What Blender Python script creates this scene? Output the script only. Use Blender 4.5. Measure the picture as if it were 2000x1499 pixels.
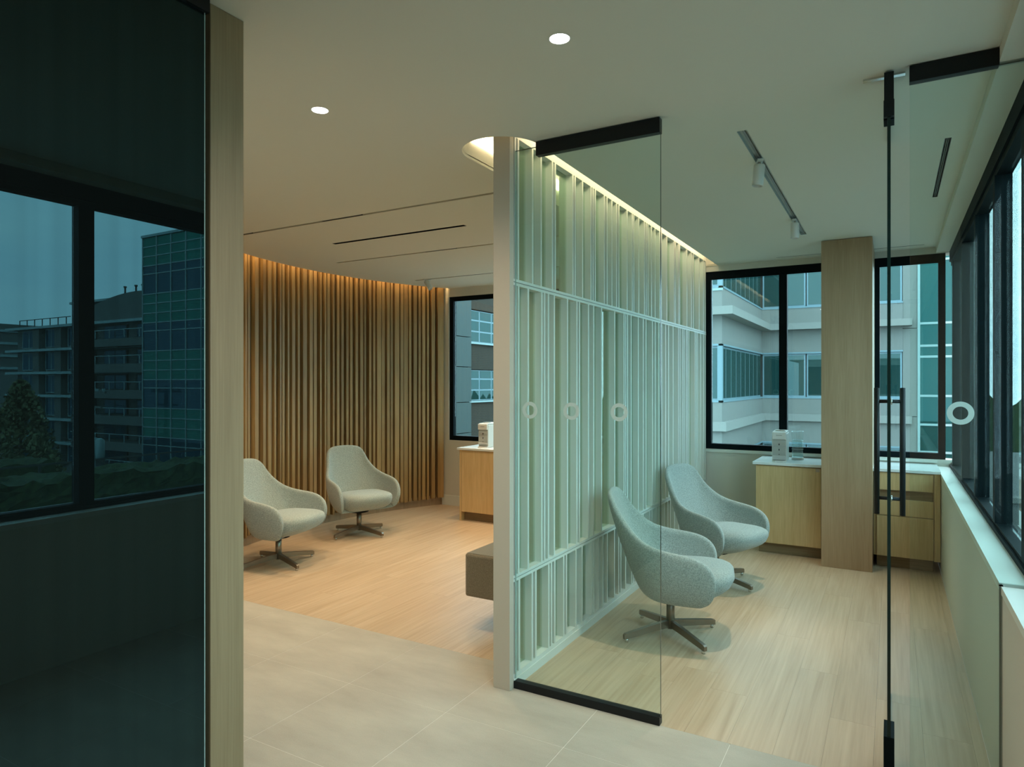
import bpy, bmesh, math, random
from mathutils import Vector, Matrix
random.seed(7)
for o in list(bpy.data.objects): bpy.data.objects.remove(o)
S = bpy.context.scene
COL = S.collection
D2R = math.pi/180
# ------------------------------------------------------------------ camera, sky, exposure
cam = bpy.data.cameras.new('camera'); cam.sensor_width = 36; cam.lens = 36*1300/2000
cam.clip_start = .02; cam.clip_end = 600
co = bpy.data.objects.new('camera', cam); COL.objects.link(co)
co.location = (0, 0, 1.6); co.rotation_euler = (math.pi/2, 0, math.atan(743/1300))
S.camera = co
W = bpy.data.worlds.new('overcast_sky'); S.world = W; W.use_nodes = True
wn = W.node_tree.nodes; wl = W.node_tree.links; wn.clear()
wo = wn.new('ShaderNodeOutputWorld'); bg = wn.new('ShaderNodeBackground'); tc = wn.new('ShaderNodeTexCoord')
mp = wn.new('ShaderNodeMapping'); mp.inputs['Scale'].default_value = (1, 1, 5)
nz = wn.new('ShaderNodeTexNoise'); nz.inputs['Scale'].default_value = 2.2; nz.inputs['Detail'].default_value = 5
rp = wn.new('ShaderNodeValToRGB')
rp.color_ramp.elements[0].position = .3; rp.color_ramp.elements[0].color = (.60, .74, .90, 1)
rp.color_ramp.elements[1].position = .72; rp.color_ramp.elements[1].color = (.84, .93, 1.0, 1)
wl.new(tc.outputs['Generated'], mp.inputs[0]); wl.new(mp.outputs[0], nz.inputs['Vector'])
wl.new(nz.outputs['Fac'], rp.inputs[0]); wl.new(rp.outputs[0], bg.inputs['Color'])
bg.inputs['Strength'].default_value = 2.45
wl.new(bg.outputs[0], wo.inputs[0])
vs = S.view_settings; vs.view_transform = 'Standard'; vs.look = 'None'; vs.gamma = 1; vs.use_curve_mapping = False
vs.exposure = 1.27
DOWN_W = 27; DOWN_C = (1, .82, .64)
SPOT_W = 44; SPOT_C = (1, .74, .47)
COVE_WARM = 24; COVE_SCREEN = 5.0

# ------------------------------------------------------------------ materials
def mat(name):
    m = bpy.data.materials.new(name); m.use_nodes = True
    n = m.node_tree.nodes; l = m.node_tree.links
    return m, n, l, n['Principled BSDF']
def plain(name, c, rough=.6, metal=0, spec=.5, bump=0, bs=200):
    m, n, l, p = mat(name)
    p.inputs['Base Color'].default_value = (*c, 1); p.inputs['Roughness'].default_value = rough
    p.inputs['Metallic'].default_value = metal; p.inputs['Specular IOR Level'].default_value = spec
    t = n.new('ShaderNodeTexCoord'); z = n.new('ShaderNodeTexNoise'); z.inputs['Scale'].default_value = bs
    l.new(t.outputs['Object'], z.inputs['Vector'])
    mx = n.new('ShaderNodeMix'); mx.data_type = 'RGBA'; mx.blend_type = 'MULTIPLY'
    mx.inputs['Factor'].default_value = .06
    mx.inputs[6].default_value = (*c, 1); l.new(z.outputs['Color'], mx.inputs[7]); l.new(mx.outputs[2], p.inputs['Base Color'])
    if bump:
        b = n.new('ShaderNodeBump'); b.inputs['Strength'].default_value = bump; b.inputs['Distance'].default_value = .001
        l.new(z.outputs['Fac'], b.inputs['Height']); l.new(b.outputs[0], p.inputs['Normal'])
    return m
def wood(name, a, b, axis='Z', fine=160, streak=14, rough=.5, rnd=.0, coarse=2.5):
    """grain runs along axis; rnd: tone that differs from board to board"""
    m, n, l, p = mat(name)
    t = n.new('ShaderNodeTexCoord'); g = n.new('ShaderNodeMapping'); oi = n.new('ShaderNodeObjectInfo')
    k = .012
    def sc(f, s): return {'Z': (f, f, s), 'Y': (f, s, f), 'X': (s, f, f)}[axis]
    geo = n.new('ShaderNodeNewGeometry')
    ad = n.new('ShaderNodeVectorMath'); ad.operation = 'ADD'
    cr = n.new('ShaderNodeVectorMath'); cr.operation = 'SCALE'; cr.inputs['Scale'].default_value = 37.0
    cb = n.new('ShaderNodeCombineXYZ'); l.new(oi.outputs['Random'], cb.inputs[0]); l.new(oi.outputs['Random'], cb.inputs[1])
    l.new(oi.outputs['Random'], cb.inputs[2]); l.new(cb.outputs[0], cr.inputs[0])
    l.new(geo.outputs['Position'], ad.inputs[0])
    if rnd > 0: l.new(cr.outputs[0], ad.inputs[1])
    g.inputs['Scale'].default_value = sc(fine, fine*k*2.2); l.new(ad.outputs[0], g.inputs[0])
    z1 = n.new('ShaderNodeTexNoise'); z1.inputs['Scale'].default_value = 1; z1.inputs['Detail'].default_value = 4; l.new(g.outputs[0], z1.inputs['Vector'])
    g2 = n.new('ShaderNodeMapping'); g2.inputs['Scale'].default_value = sc(streak, streak*.06); l.new(ad.outputs[0], g2.inputs[0])
    z2 = n.new('ShaderNodeTexNoise'); z2.inputs['Scale'].default_value = 1; z2.inputs['Detail'].default_value = 3; z2.inputs['Distortion'].default_value = coarse
    l.new(g2.outputs[0], z2.inputs['Vector'])
    mx = n.new('ShaderNodeMath'); mx.operation = 'MULTIPLY_ADD'; mx.inputs[1].default_value = .55
    l.new(z1.outputs['Fac'], mx.inputs[0])
    m2 = n.new('ShaderNodeMath'); m2.operation = 'MULTIPLY'; m2.inputs[1].default_value = .5; l.new(z2.outputs['Fac'], m2.inputs[0])
    l.new(m2.outputs[0], mx.inputs[2])
    r = n.new('ShaderNodeValToRGB'); r.color_ramp.elements[0].position = .34; r.color_ramp.elements[0].color = (*a, 1)
    r.color_ramp.elements[1].position = .68; r.color_ramp.elements[1].color = (*b, 1)
    l.new(mx.outputs[0], r.inputs[0])
    last = r.outputs[0]
    if rnd > 0:
        mm = n.new('ShaderNodeMix'); mm.data_type = 'RGBA'; mm.blend_type = 'MULTIPLY'; mm.inputs['Factor'].default_value = 1
        mr = n.new('ShaderNodeMapRange'); mr.inputs['To Min'].default_value = 1-rnd; mr.inputs['To Max'].default_value = 1
        l.new(oi.outputs['Random'], mr.inputs[0]); l.new(last, mm.inputs[6]); l.new(mr.outputs[0], mm.inputs[7]); last = mm.outputs[2]
    l.new(last, p.inputs['Base Color']); p.inputs['Roughness'].default_value = rough
    bp = n.new('ShaderNodeBump'); bp.inputs['Strength'].default_value = .12; bp.inputs['Distance'].default_value = .001
    l.new(z1.outputs['Fac'], bp.inputs['Height']); l.new(bp.outputs[0], p.inputs['Normal'])
    return m
def fabric(name, a, b, sc=420):
    m, n, l, p = mat(name)
    t = n.new('ShaderNodeTexCoord'); z = n.new('ShaderNodeTexNoise'); z.inputs['Scale'].default_value = sc*.45; z.inputs['Detail'].default_value = 3
    z.inputs['Roughness'].default_value = .75
    l.new(t.outputs['Object'], z.inputs['Vector'])
    r = n.new('ShaderNodeValToRGB'); r.color_ramp.elements[0].position = .36; r.color_ramp.elements[0].color = (*a, 1)
    r.color_ramp.elements[1].position = .64; r.color_ramp.elements[1].color = (*b, 1)
    l.new(z.outputs['Fac'], r.inputs[0]); l.new(r.outputs[0], p.inputs['Base Color'])
    p.inputs['Roughness'].default_value = .95; p.inputs['Specular IOR Level'].default_value = .15
    p.inputs['Sheen Weight'].default_value = .25
    bp = n.new('ShaderNodeBump'); bp.inputs['Strength'].default_value = .35; bp.inputs['Distance'].default_value = .002
    l.new(z.outputs['Fac'], bp.inputs['Height']); l.new(bp.outputs[0], p.inputs['Normal'])
    return m
def glass(name, tint, ior=1.5, refl=(1, 1, 1), extra=0.0, rough=0.0):
    m, n, l, p = mat(name); n.remove(p)
    out = n['Material Output']
    tr = n.new('ShaderNodeBsdfTransparent'); tr.inputs[0].default_value = (*tint, 1)
    gl = n.new('ShaderNodeBsdfGlossy'); gl.inputs['Color'].default_value = (*refl, 1); gl.inputs['Roughness'].default_value = rough
    fr = n.new('ShaderNodeFresnel'); fr.inputs['IOR'].default_value = ior
    gm = n.new('ShaderNodeNewGeometry'); im = n.new('ShaderNodeMix'); im.data_type = 'FLOAT'
    im.inputs[2].default_value = ior; im.inputs[3].default_value = 1/ior      # same reflection on both faces of the sheet
    l.new(gm.outputs['Backfacing'], im.inputs[0]); l.new(im.outputs[0], fr.inputs['IOR'])
    ad = n.new('ShaderNodeMath'); ad.operation = 'ADD'; ad.use_clamp = True; ad.inputs[1].default_value = extra
    mx = n.new('ShaderNodeMixShader')
    l.new(fr.outputs[0], ad.inputs[0]); l.new(ad.outputs[0], mx.inputs[0]); l.new(tr.outputs[0], mx.inputs[1]); l.new(gl.outputs[0], mx.inputs[2])
    l.new(mx.outputs[0], out.inputs['Surface'])
    return m
def emit(name, c, s):
    m, n, l, p = mat(name); n.remove(p)
    e = n.new('ShaderNodeEmission'); e.inputs[0].default_value = (*c, 1); e.inputs[1].default_value = s
    l.new(e.outputs[0], n['Material Output'].inputs['Surface']); return m
def mirrorish(name, base, refl, fac, streak=False):
    m, n, l, p = mat(name); n.remove(p)
    d = n.new('ShaderNodeBsdfDiffuse'); d.inputs[0].default_value = (*base, 1)
    g = n.new('ShaderNodeBsdfGlossy'); g.inputs['Color'].default_value = (*refl, 1); g.inputs['Roughness'].default_value = 0.0
    mx = n.new('ShaderNodeMixShader'); mx.inputs[0].default_value = fac
    if streak:
        t = n.new('ShaderNodeTexCoord'); mp_ = n.new('ShaderNodeMapping'); mp_.inputs['Scale'].default_value = (1, 22, .05)
        z = n.new('ShaderNodeTexNoise'); z.inputs['Scale'].default_value = 1; z.inputs['Detail'].default_value = 3
        mr = n.new('ShaderNodeMapRange'); mr.inputs['To Min'].default_value = fac*.8; mr.inputs['To Max'].default_value = fac*1.2
        l.new(t.outputs['Object'], mp_.inputs[0]); l.new(mp_.outputs[0], z.inputs['Vector']); l.new(z.outputs['Fac'], mr.inputs[0]); l.new(mr.outputs[0], mx.inputs[0])
    l.new(d.outputs[0], mx.inputs[1]); l.new(g.outputs[0], mx.inputs[2]); l.new(mx.outputs[0], n['Material Output'].inputs['Surface'])
    return m
M = {}
M['ceil'] = plain('ceiling_paint', (.66, .64, .55), .9, spec=.1)
M['wall'] = plain('warm_white_paint', (.60, .59, .52), .85, spec=.2)
M['white'] = plain('white_lacquer', (.66, .69, .64), .45, spec=.4)
M['column'] = plain('cream_paint', (.50, .45, .36), .7, spec=.2)
M['oak'] = wood('rift_oak_veneer', (.51, .34, .15), (.66, .47, .235), 'Z', 230, 26, .45, coarse=.6)
M['oakcol'] = wood('greyed_oak_veneer', (.275, .175, .09), (.38, .255, .145), 'Z', 150, 9, .5, coarse=1.6)
M['oakpost'] = wood('pale_oak_veneer', (.24, .165, .085), (.31, .22, .12), 'Z', 150, 20, .5, coarse=.5)
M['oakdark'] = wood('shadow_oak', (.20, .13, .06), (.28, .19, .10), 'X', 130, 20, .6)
M['slat'] = wood('walnut_toned_slat', (.27, .155, .052), (.43, .27, .105), 'Z', 140, 18, .5, rnd=.25, coarse=.6)
M['slatlow'] = wood('shaded_brown_slat', (.075, .036, .010), (.135, .07, .022), 'Z', 120, 14, .6, rnd=.35, coarse=.6)  # gap slats and backing: shade between the front slats put into the colour
M['plank'] = wood('oak_floor_plank', (.41, .295, .18), (.54, .415, .28), 'Y', 60, 6, .42, rnd=.06, coarse=3.2)
M['baseb'] = wood('curved_plinth', (.26, .18, .11), (.36, .26, .17), 'Z', 40, 8, .5)
M['black'] = plain('black_aluminium', (.007, .009, .010), .4, spec=.25)
M['frame'] = plain('anodised_black_frame', (.004, .008, .010), .55, spec=.06)
M['satin'] = plain('satin_nickel', (.42, .37, .29), .32, metal=.9)
M['legm'] = plain('bronze_nickel', (.27, .235, .185), .30, metal=.85)
M['chrome'] = plain('polished_chrome', (.7, .7, .68), .12, metal=1)
M['quartz'] = plain('white_quartz', (.74, .77, .76), .22, spec=.5)
M['felt'] = fabric('grey_green_felt', (.20, .245, .225), (.385, .435, .405), 360)
M['bench'] = fabric('taupe_weave', (.13, .11, .075), (.27, .235, .17), 600)
M['pglass'] = glass('partition_glass', (.935, .985, .965))
M['edge'] = plain('green_glass_edge', (.003, .016, .013), .2, spec=.4)
M['paleedge'] = plain('pale_glass_edge', (.30, .42, .38), .2)
M['wglass'] = glass('tinted_window_glass', (.73, .91, .905), 1.52)
M['core'] = glass('screen_glass', (.68, .82, .74), 1.5)
M['dark'] = mirrorish('dark_mirror_glass', (.004, .006, .006), (.48, .9, 1), .056, True)
M['lamp'] = emit('lamp_disc', (1, .93, .85), 14)
M['strip'] = emit('cove_strip', (1, .80, .50), COVE_SCREEN)
M['stripw'] = emit('cove_strip_amber', (1, .66, .30), COVE_WARM)
M['plastic'] = plain('white_plastic', (.66, .66, .62), .35)
M['greyp'] = plain('grey_plastic', (.20, .20, .18), .4)
M['clear'] = glass('clear_tank', (.93, .97, .97), 1.2, extra=.08)
M['water'] = glass('water', (.80, .92, .92), 1.2, extra=.05)
M['frost'] = plain('frosted_vinyl', (.42, .52, .48), .8)
M['chan'] = plain('grey_silicone_seal', (.30, .35, .31), .5)
M['stucco'] = plain('beige_render', (.215, .215, .20), .9, spec=.1, bs=.3)
M['ledge'] = plain('pale_concrete_ledge', (.265, .265, .245), .85, spec=.1, bs=.8)
M['xframe'] = plain('pale_blue_window_frame', (.17, .26, .30), .4)
M['xglass'] = mirrorish('facade_glass', (.012, .04, .038), (.6, .85, .85), .06)
M['teal'] = mirrorish('teal_curtain_glass', (.0, .035, .034), (.4, .9, .9), .045)
M['green'] = mirrorish('green_spandrel', (.010, .17, .135), (.6, 1, .9), .03)
M['navy'] = mirrorish('blue_vision_glass', (.006, .055, .08), (.6, .8, 1), .05)
M['mull'] = plain('silver_mullion', (.27, .36, .36), .4)
M['conc'] = plain('grey_concrete', (.13, .135, .125), .9, bs=1)
M['concd'] = plain('dark_grey_cladding', (.06, .06, .056), .9, bs=1)
M['roofm'] = plain('grey_gravel_roof', (.16, .16, .15), .95, bs=9)
M['asph'] = plain('dark_asphalt', (.07, .075, .075), .95, bs=2)
def leafy(name, a, b, s):
    m, n, l, p = mat(name)
    t = n.new('ShaderNodeTexCoord'); z = n.new('ShaderNodeTexNoise'); z.inputs['Scale'].default_value = s; z.inputs['Detail'].default_value = 6
    l.new(t.outputs['Object'], z.inputs['Vector'])
    r = n.new('ShaderNodeValToRGB'); r.color_ramp.elements[0].position = .38; r.color_ramp.elements[0].color = (*a, 1)
    r.color_ramp.elements[1].position = .62; r.color_ramp.elements[1].color = (*b, 1)
    l.new(z.outputs['Fac'], r.inputs[0]); l.new(r.outputs[0], p.inputs['Base Color']); p.inputs['Roughness'].default_value = .9
    return m
M['hedge'] = leafy('hedge_leaves', (.012, .025, .006), (.05, .075, .02), 7)
M['tree'] = leafy('spring_leaves', (.09, .09, .04), (.22, .21, .10), 5)
M['bark'] = plain('bark', (.08, .065, .05), .9, bs=20)
def brick():
    m, n, l, p = mat('brown_brick')
    t = n.new('ShaderNodeTexCoord'); g = n.new('ShaderNodeMapping'); g.inputs['Rotation'].default_value = (math.pi/2, 0, math.pi/2)
    b = n.new('ShaderNodeTexBrick'); b.inputs['Scale'].default_value = 1; b.inputs['Brick Width'].default_value = .30; b.inputs['Row Height'].default_value = .10
    b.inputs['Mortar Size'].default_value = .012
    b.inputs['Color1'].default_value = (.034, .021, .012, 1); b.inputs['Color2'].default_value = (.026, .017, .010, 1); b.inputs['Mortar'].default_value = (.048, .04, .03, 1)
    sp = n.new('ShaderNodeSeparateXYZ'); cb = n.new('ShaderNodeCombineXYZ')
    l.new(t.outputs['Object'], sp.inputs[0]); l.new(sp.outputs['Y'], cb.inputs['X']); l.new(sp.outputs['Z'], cb.inputs['Y']); l.new(cb.outputs[0], b.inputs['Vector'])
    l.new(b.outputs['Color'], p.inputs['Base Color']); p.inputs['Roughness'].default_value = .9
    return m
M['brick'] = brick()
def tile_mat():
    m, n, l, p = mat('stone_porcelain_tile')
    g = n.new('ShaderNodeNewGeometry'); z = n.new('ShaderNodeTexNoise'); z.inputs['Scale'].default_value = 3.2; z.inputs['Detail'].default_value = 8
    z.inputs['Roughness'].default_value = .62
    z2 = n.new('ShaderNodeTexNoise'); z2.inputs['Scale'].default_value = 190; z2.inputs['Detail'].default_value = 3
    mp_ = n.new('ShaderNodeMapping'); mp_.inputs['Scale'].default_value = (.6, 1.6, 1)
    l.new(g.outputs['Position'], mp_.inputs[0]); l.new(mp_.outputs[0], z.inputs['Vector']); l.new(g.outputs['Position'], z2.inputs['Vector'])
    a = n.new('ShaderNodeMath'); a.operation = 'MULTIPLY_ADD'; a.inputs[1].default_value = .25
    l.new(z2.outputs['Fac'], a.inputs[0]); s = n.new('ShaderNodeMath'); s.operation = 'MULTIPLY'; s.inputs[1].default_value = .75
    l.new(z.outputs['Fac'], s.inputs[0]); l.new(s.outputs[0], a.inputs[2])
    r = n.new('ShaderNodeValToRGB'); r.color_ramp.elements[0].position = .3; r.color_ramp.elements[0].color = (.34, .31, .25, 1)
    r.color_ramp.elements[1].position = .7; r.color_ramp.elements[1].color = (.47, .44, .36, 1)
    l.new(a.outputs[0], r.inputs[0]); l.new(r.outputs[0], p.inputs['Base Color']); p.inputs['Roughness'].default_value = .55
    return m
M['tile'] = tile_mat()
M['grout'] = plain('pale_grout', (.72, .70, .62), .9)

# ------------------------------------------------------------------ helpers
def link(o, parent=None):
    COL.objects.link(o)
    if parent is not None: o.parent = parent
    return o
def tag(o, label=None, cat=None, group=None, kind=None):
    if label: o['label'] = label
    if cat: o['category'] = cat
    if group: o['group'] = group
    if kind: o['kind'] = kind
    return o
def empty(name, loc=(0, 0, 0), rz=0):
    o = bpy.data.objects.new(name, None); o.empty_display_size = .1; o.location = loc; o.rotation_euler = (0, 0, rz)
    return link(o)
def thing(name, label, cat, loc=(0, 0, 0), rz=0, group=None):
    return tag(empty(name, loc, rz), label, cat, group)
class MB:
    def __init__(s): s.bm = bmesh.new()
    def box(s, x0, x1, y0, y1, z0, z1, mi=0, sidemats=None):
        v = [s.bm.verts.new(p) for p in ((x0,y0,z0),(x1,y0,z0),(x1,y1,z0),(x0,y1,z0),(x0,y0,z1),(x1,y0,z1),(x1,y1,z1),(x0,y1,z1))]
        # -z +z -y +x +y -x
        for k, f in enumerate(((0,3,2,1),(4,5,6,7),(0,1,5,4),(1,2,6,5),(2,3,7,6),(3,0,4,7))):
            fc = s.bm.faces.new([v[i] for i in f]); fc.material_index = sidemats[k] if sidemats else mi
        return s
    def prism(s, pts, z0, z1, mi=0):
        a = [s.bm.verts.new((x, y, z0)) for x, y in pts]; b = [s.bm.verts.new((x, y, z1)) for x, y in pts]
        n = len(pts)
        s.bm.faces.new(a[::-1]).material_index = mi; s.bm.faces.new(b).material_index = mi
        for i in range(n):
            s.bm.faces.new((a[i], a[(i+1) % n], b[(i+1) % n], b[i])).material_index = mi
        return s
    def lathe(s, prof, c=(0, 0), n=24, axis='Z', mi=0, cap=True):
        rings = []
        for r, h in prof:
            ring = []
            for i in range(n):
                a = 2*math.pi*i/n
                p = {'Z': (c[0]+r*math.cos(a), c[1]+r*math.sin(a), h), 'X': (h, c[0]+r*math.cos(a), c[1]+r*math.sin(a)),
                     'Y': (c[0]+r*math.cos(a), h, c[1]+r*math.sin(a))}[axis]
                ring.append(s.bm.verts.new(p))
            rings.append(ring)
        for a, b in zip(rings, rings[1:]):
            for i in range(n): s.bm.faces.new((a[i], a[(i+1) % n], b[(i+1) % n], b[i])).material_index = mi
        if cap:
            s.bm.faces.new(rings[0][::-1]).material_index = mi; s.bm.faces.new(rings[-1]).material_index = mi
        return s
    def bevel(s, w, seg=2):
        bmesh.ops.bevel(s.bm, geom=list(s.bm.edges), offset=w, segments=seg, affect='EDGES', profile=.5); return s
    def mesh(s, name, mats, smooth=False):
        bmesh.ops.recalc_face_normals(s.bm, faces=s.bm.faces)
        me = bpy.data.meshes.new(name); s.bm.to_mesh(me); s.bm.free()
        for m in (mats if isinstance(mats, (list, tuple)) else [mats]): me.materials.append(m)
        if smooth:
            for p in me.polygons: p.use_smooth = True
        return me
    def build(s, name, mats, parent=None, loc=(0, 0, 0), rz=0, smooth=False):
        o = bpy.data.objects.new(name, s.mesh(name, mats, smooth)); o.location = loc; o.rotation_euler = (0, 0, rz)
        return link(o, parent)
def bx(name, x0, x1, y0, y1, z0, z1, m, parent=None, bev=0):
    """box whose origin is the centre of its base"""
    cx, cy = (x0+x1)/2, (y0+y1)/2
    b = MB().box(x0-cx, x1-cx, y0-cy, y1-cy, 0, z1-z0)
    if bev: b.bevel(bev)
    px, py, pz = (0, 0, 0)
    if parent is not None: px, py, pz = parent.location
    return b.build(name, m, parent, (cx-px, cy-py, z0-pz))
def st(o): return tag(o, kind='structure')
UNIT = {}
def unit(m):
    if m.name not in UNIT: UNIT[m.name] = MB().box(-.5, .5, -.5, .5, 0, 1).mesh('piece', m)
    return UNIT[m.name]
def piece(name, x0, x1, y0, y1, z0, z1, m, parent):
    """box that shares one unit mesh per material"""
    o = bpy.data.objects.new(name, unit(m)); link(o, parent)
    px, py, pz = parent.location if parent is not None else (0, 0, 0)
    o.location = ((x0+x1)/2-px, (y0+y1)/2-py, z0-pz); o.scale = (abs(x1-x0), abs(y1-y0), z1-z0)
    return o
def copy_tree(o, parent=None):
    c = o.copy(); link(c, parent)
    for ch in list(o.children): copy_tree(ch, c)
    return c

CZ = 2.85
WX = .355                     # inner face of the window wall
WY = 7.20                     # inner face of the far wall
CX, CY, CR = -1.8888, 5.3447, 3.7694      # centre and radius of the curved wall
def arc(deg, r): return (CX - r*math.cos(deg*D2R), CY + r*math.sin(deg*D2R))
A0, A1 = -48, 29.6

# ------------------------------------------------------------------ floor
floor = empty('floor'); st(floor)
MB().box(-5.6, WX, -4.2, 3.04, -.008, -.0006).build('grout_bed', M['grout'], floor)
MB().box(-5.6, -1.79, 3.04, 3.279, -.008, -.0006).build('grout_bed', M['grout'], floor)
MB().box(-6.2, WX, -4.2, WY, -.12, -.008).build('subfloor', M['grout'], floor)
def in_arc(x, y, r=CR-.0): return math.hypot(x-CX, y-CY) < r or x > CX
# porcelain tiles, .63 m, joints open 2 mm
T = .63; tx0 = -1.885; ty0 = 2.65
for i in range(-5, 4):
    for j in range(-9, 1):
        x0 = tx0 + i*T; x1 = x0 + T; y0 = ty0 + j*T; y1 = y0 + T
        if x1 > WX: x1 = WX
        if x0 >= WX: continue
        if x1 <= -1.93 and y1 < 1.5: continue
        if x0 < -5: continue
        segs = [(x0, x1, y1)]
        if j == 0:
            yl, yr = 3.28, 3.045
            if x1 <= -1.8: segs = [(x0, x1, yl)]
            elif x0 >= -1.76: segs = [(x0, x1, yr)]
            else:
                segs = [(x0, x1, yr)]; piece('tile', x0+.0012, -1.782, yr+.001, yl, -.008, 0, M['tile'], floor)
        for a, b, t in segs:
            piece('tile', a+.0012, b-.0012, y0+.0012, t-(.0012 if j < 0 else 0), -.008, 0, M['tile'], floor)
# oak planks running away from the entrance
PW = .19
def planks(xa, xb, ya, yb, seed):
    rr = random.Random(seed); x = xa
    while x < xb-.005:
        x2 = min(x+PW, xb); y = ya - rr.uniform(0, 1.1)
        while y < yb:
            y2 = y + 1.52
            a, b = max(y, ya), min(y2, yb)
            if b-a > .02:
                mid = (a+b)/2
                if in_arc(x2, a, CR+.15) or in_arc(x2, b, CR+.15) or in_arc(x2, mid, CR+.15):
                    piece('plank', x+.0003, x2-.0003, a+.0003, b-.0003, -.008, 0, M['plank'], floor)
            y = y2
        x = x2
planks(-5.75, -1.78, 3.28, WY, 3)
planks(-1.78, WX, 3.045, WY, 5)

# ------------------------------------------------------------------ ceiling with its openings
cv = bpy.data.curves.new('ceiling', 'CURVE'); cv.dimensions = '2D'; cv.fill_mode = 'BOTH'; cv.extrude = .010
def loop(pts):
    s = cv.splines.new('POLY'); s.points.add(len(pts)-1); s.use_cyclic_u = True
    for p, q in zip(s.points, pts): p.co = (q[0], q[1], 0, 1)
edge = [arc(a, CR-.095) for a in [A0 + (A1+1.2-A0)*k/60 for k in range(61)]]
outl = [(.45, -4.2), (.45, WY)] + edge[::-1] + [(edge[0][0], 1.4), (-6.2, 1.4), (-6.2, -4.2)]
loop(outl)
SX0, SX1, SY = -2.04, -1.605, 3.085       # opening round the screen
sr = (SX1-SX0)/2; sc = (SX0+SX1)/2
stad = [(SX1, WY-.01)] + [(sc+sr*math.cos(a*D2R), SY-sr*math.sin(a*D2R)) for a in range(0, 181, 6)] + [(SX0, WY-.01)]
loop(stad[::-1])
def rect(x0, x1, y0, y1): return [(x0, y0), (x0, y1), (x1, y1), (x1, y0)]
SLOTS = [(-5.0, -2.20, 3.715, 3.750), (-5.0, -2.15, 5.07, 5.105), (-5.03, -2.15, 6.41, 6.445)]   # recessed light tracks, left room
DIFF = [(-4.345, -2.93, 4.36, 4.405, 'black slot air diffuser between two light slots on the left ceiling')]
RTRK = (-.672, -.622, 3.42, 6.07)
RDIF = (.232, .262, 4.04, 5.28)
BDIF = (-1.0, .25, 7.03, 7.045)
for s_ in SLOTS: loop(rect(*s_))
for s_ in DIFF: loop(rect(*s_[:4]))
loop(rect(*RTRK)); loop(rect(*RDIF)); loop(rect(*BDIF))
LIGHTS = [(-1.047, 2.179), (-2.272, 2.206), (-1.047, .6), (-1.047, -1.0), (-1.047, -2.6), (-3.5, 2.206)]
for x, y in LIGHTS: loop([(x+.037*math.cos(k*math.pi/12), y+.037*math.sin(k*math.pi/12)) for k in range(24)])
tmp = bpy.data.objects.new('tmp', cv); COL.objects.link(tmp)
dg = bpy.context.evaluated_depsgraph_get(); dg.update()
me = bpy.data.meshes.new_from_object(tmp.evaluated_get(dg)); bpy.data.objects.remove(tmp)
me.materials.clear(); me.materials.append(M['ceil']); me.name = 'ceiling'
ceil = bpy.data.objects.new('ceiling', me); link(ceil); st(ceil); ceil.location = (0, 0, CZ+.010)
def cchild(o):
    o.location = Vector(o.location) - Vector((0, 0, CZ+.010)); o.parent = ceil; return o
# soffit plate above everything, and the lit recess round the screen
cchild(MB().box(-6.2, .6, -4.2, WY+.2, 3.16, 3.24).build('upper_slab', M['ceil']))
b = MB(); n = len(stad); zt = 3.03
lo = [b.bm.verts.new((x, y, CZ+.015)) for x, y in stad]; hi = [b.bm.verts.new((x, y, zt)) for x, y in stad]
for i in range(n-1): b.bm.faces.new((lo[i], lo[i+1], hi[i+1], hi[i]))
b.bm.faces.new(hi)
cchild(b.build('light_recess', M['ceil']))
cchild(MB().box(SX0+.004, SX0+.016, 3.10, WY-.05, 2.955, 3.02).build('light_strip', M['strip']))
cchild(MB().box(SX1-.016, SX1-.004, 3.10, WY-.05, 2.985, 3.02).build('light_strip', M['strip']))
# amber strip lying on the back of the curved ceiling edge
b = MB(); k = 50
ring = []
for i in range(k+1):
    a = A0+2 + (A1-A0-3)*i/k
    (xa, ya), (xb, yb) = arc(a, CR-.125), arc(a, CR-.105)
    ring.append([b.bm.verts.new(p) for p in ((xa, ya, CZ+.20), (xb, yb, CZ+.20), (xb, yb, CZ+.215), (xa, ya, CZ+.215))])
for r0, r1 in zip(ring, ring[1:]):
    for j in range(4): b.bm.faces.new((r0[j], r0[(j+1) % 4], r1[(j+1) % 4], r1[j]))
cchild(b.build('light_strip', M['stripw']))
# bulkhead over the side windows
cchild(MB().box(.345, .56, -4.2, WY, 2.795, 2.86).build('bulkhead', M['ceil']))

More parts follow.
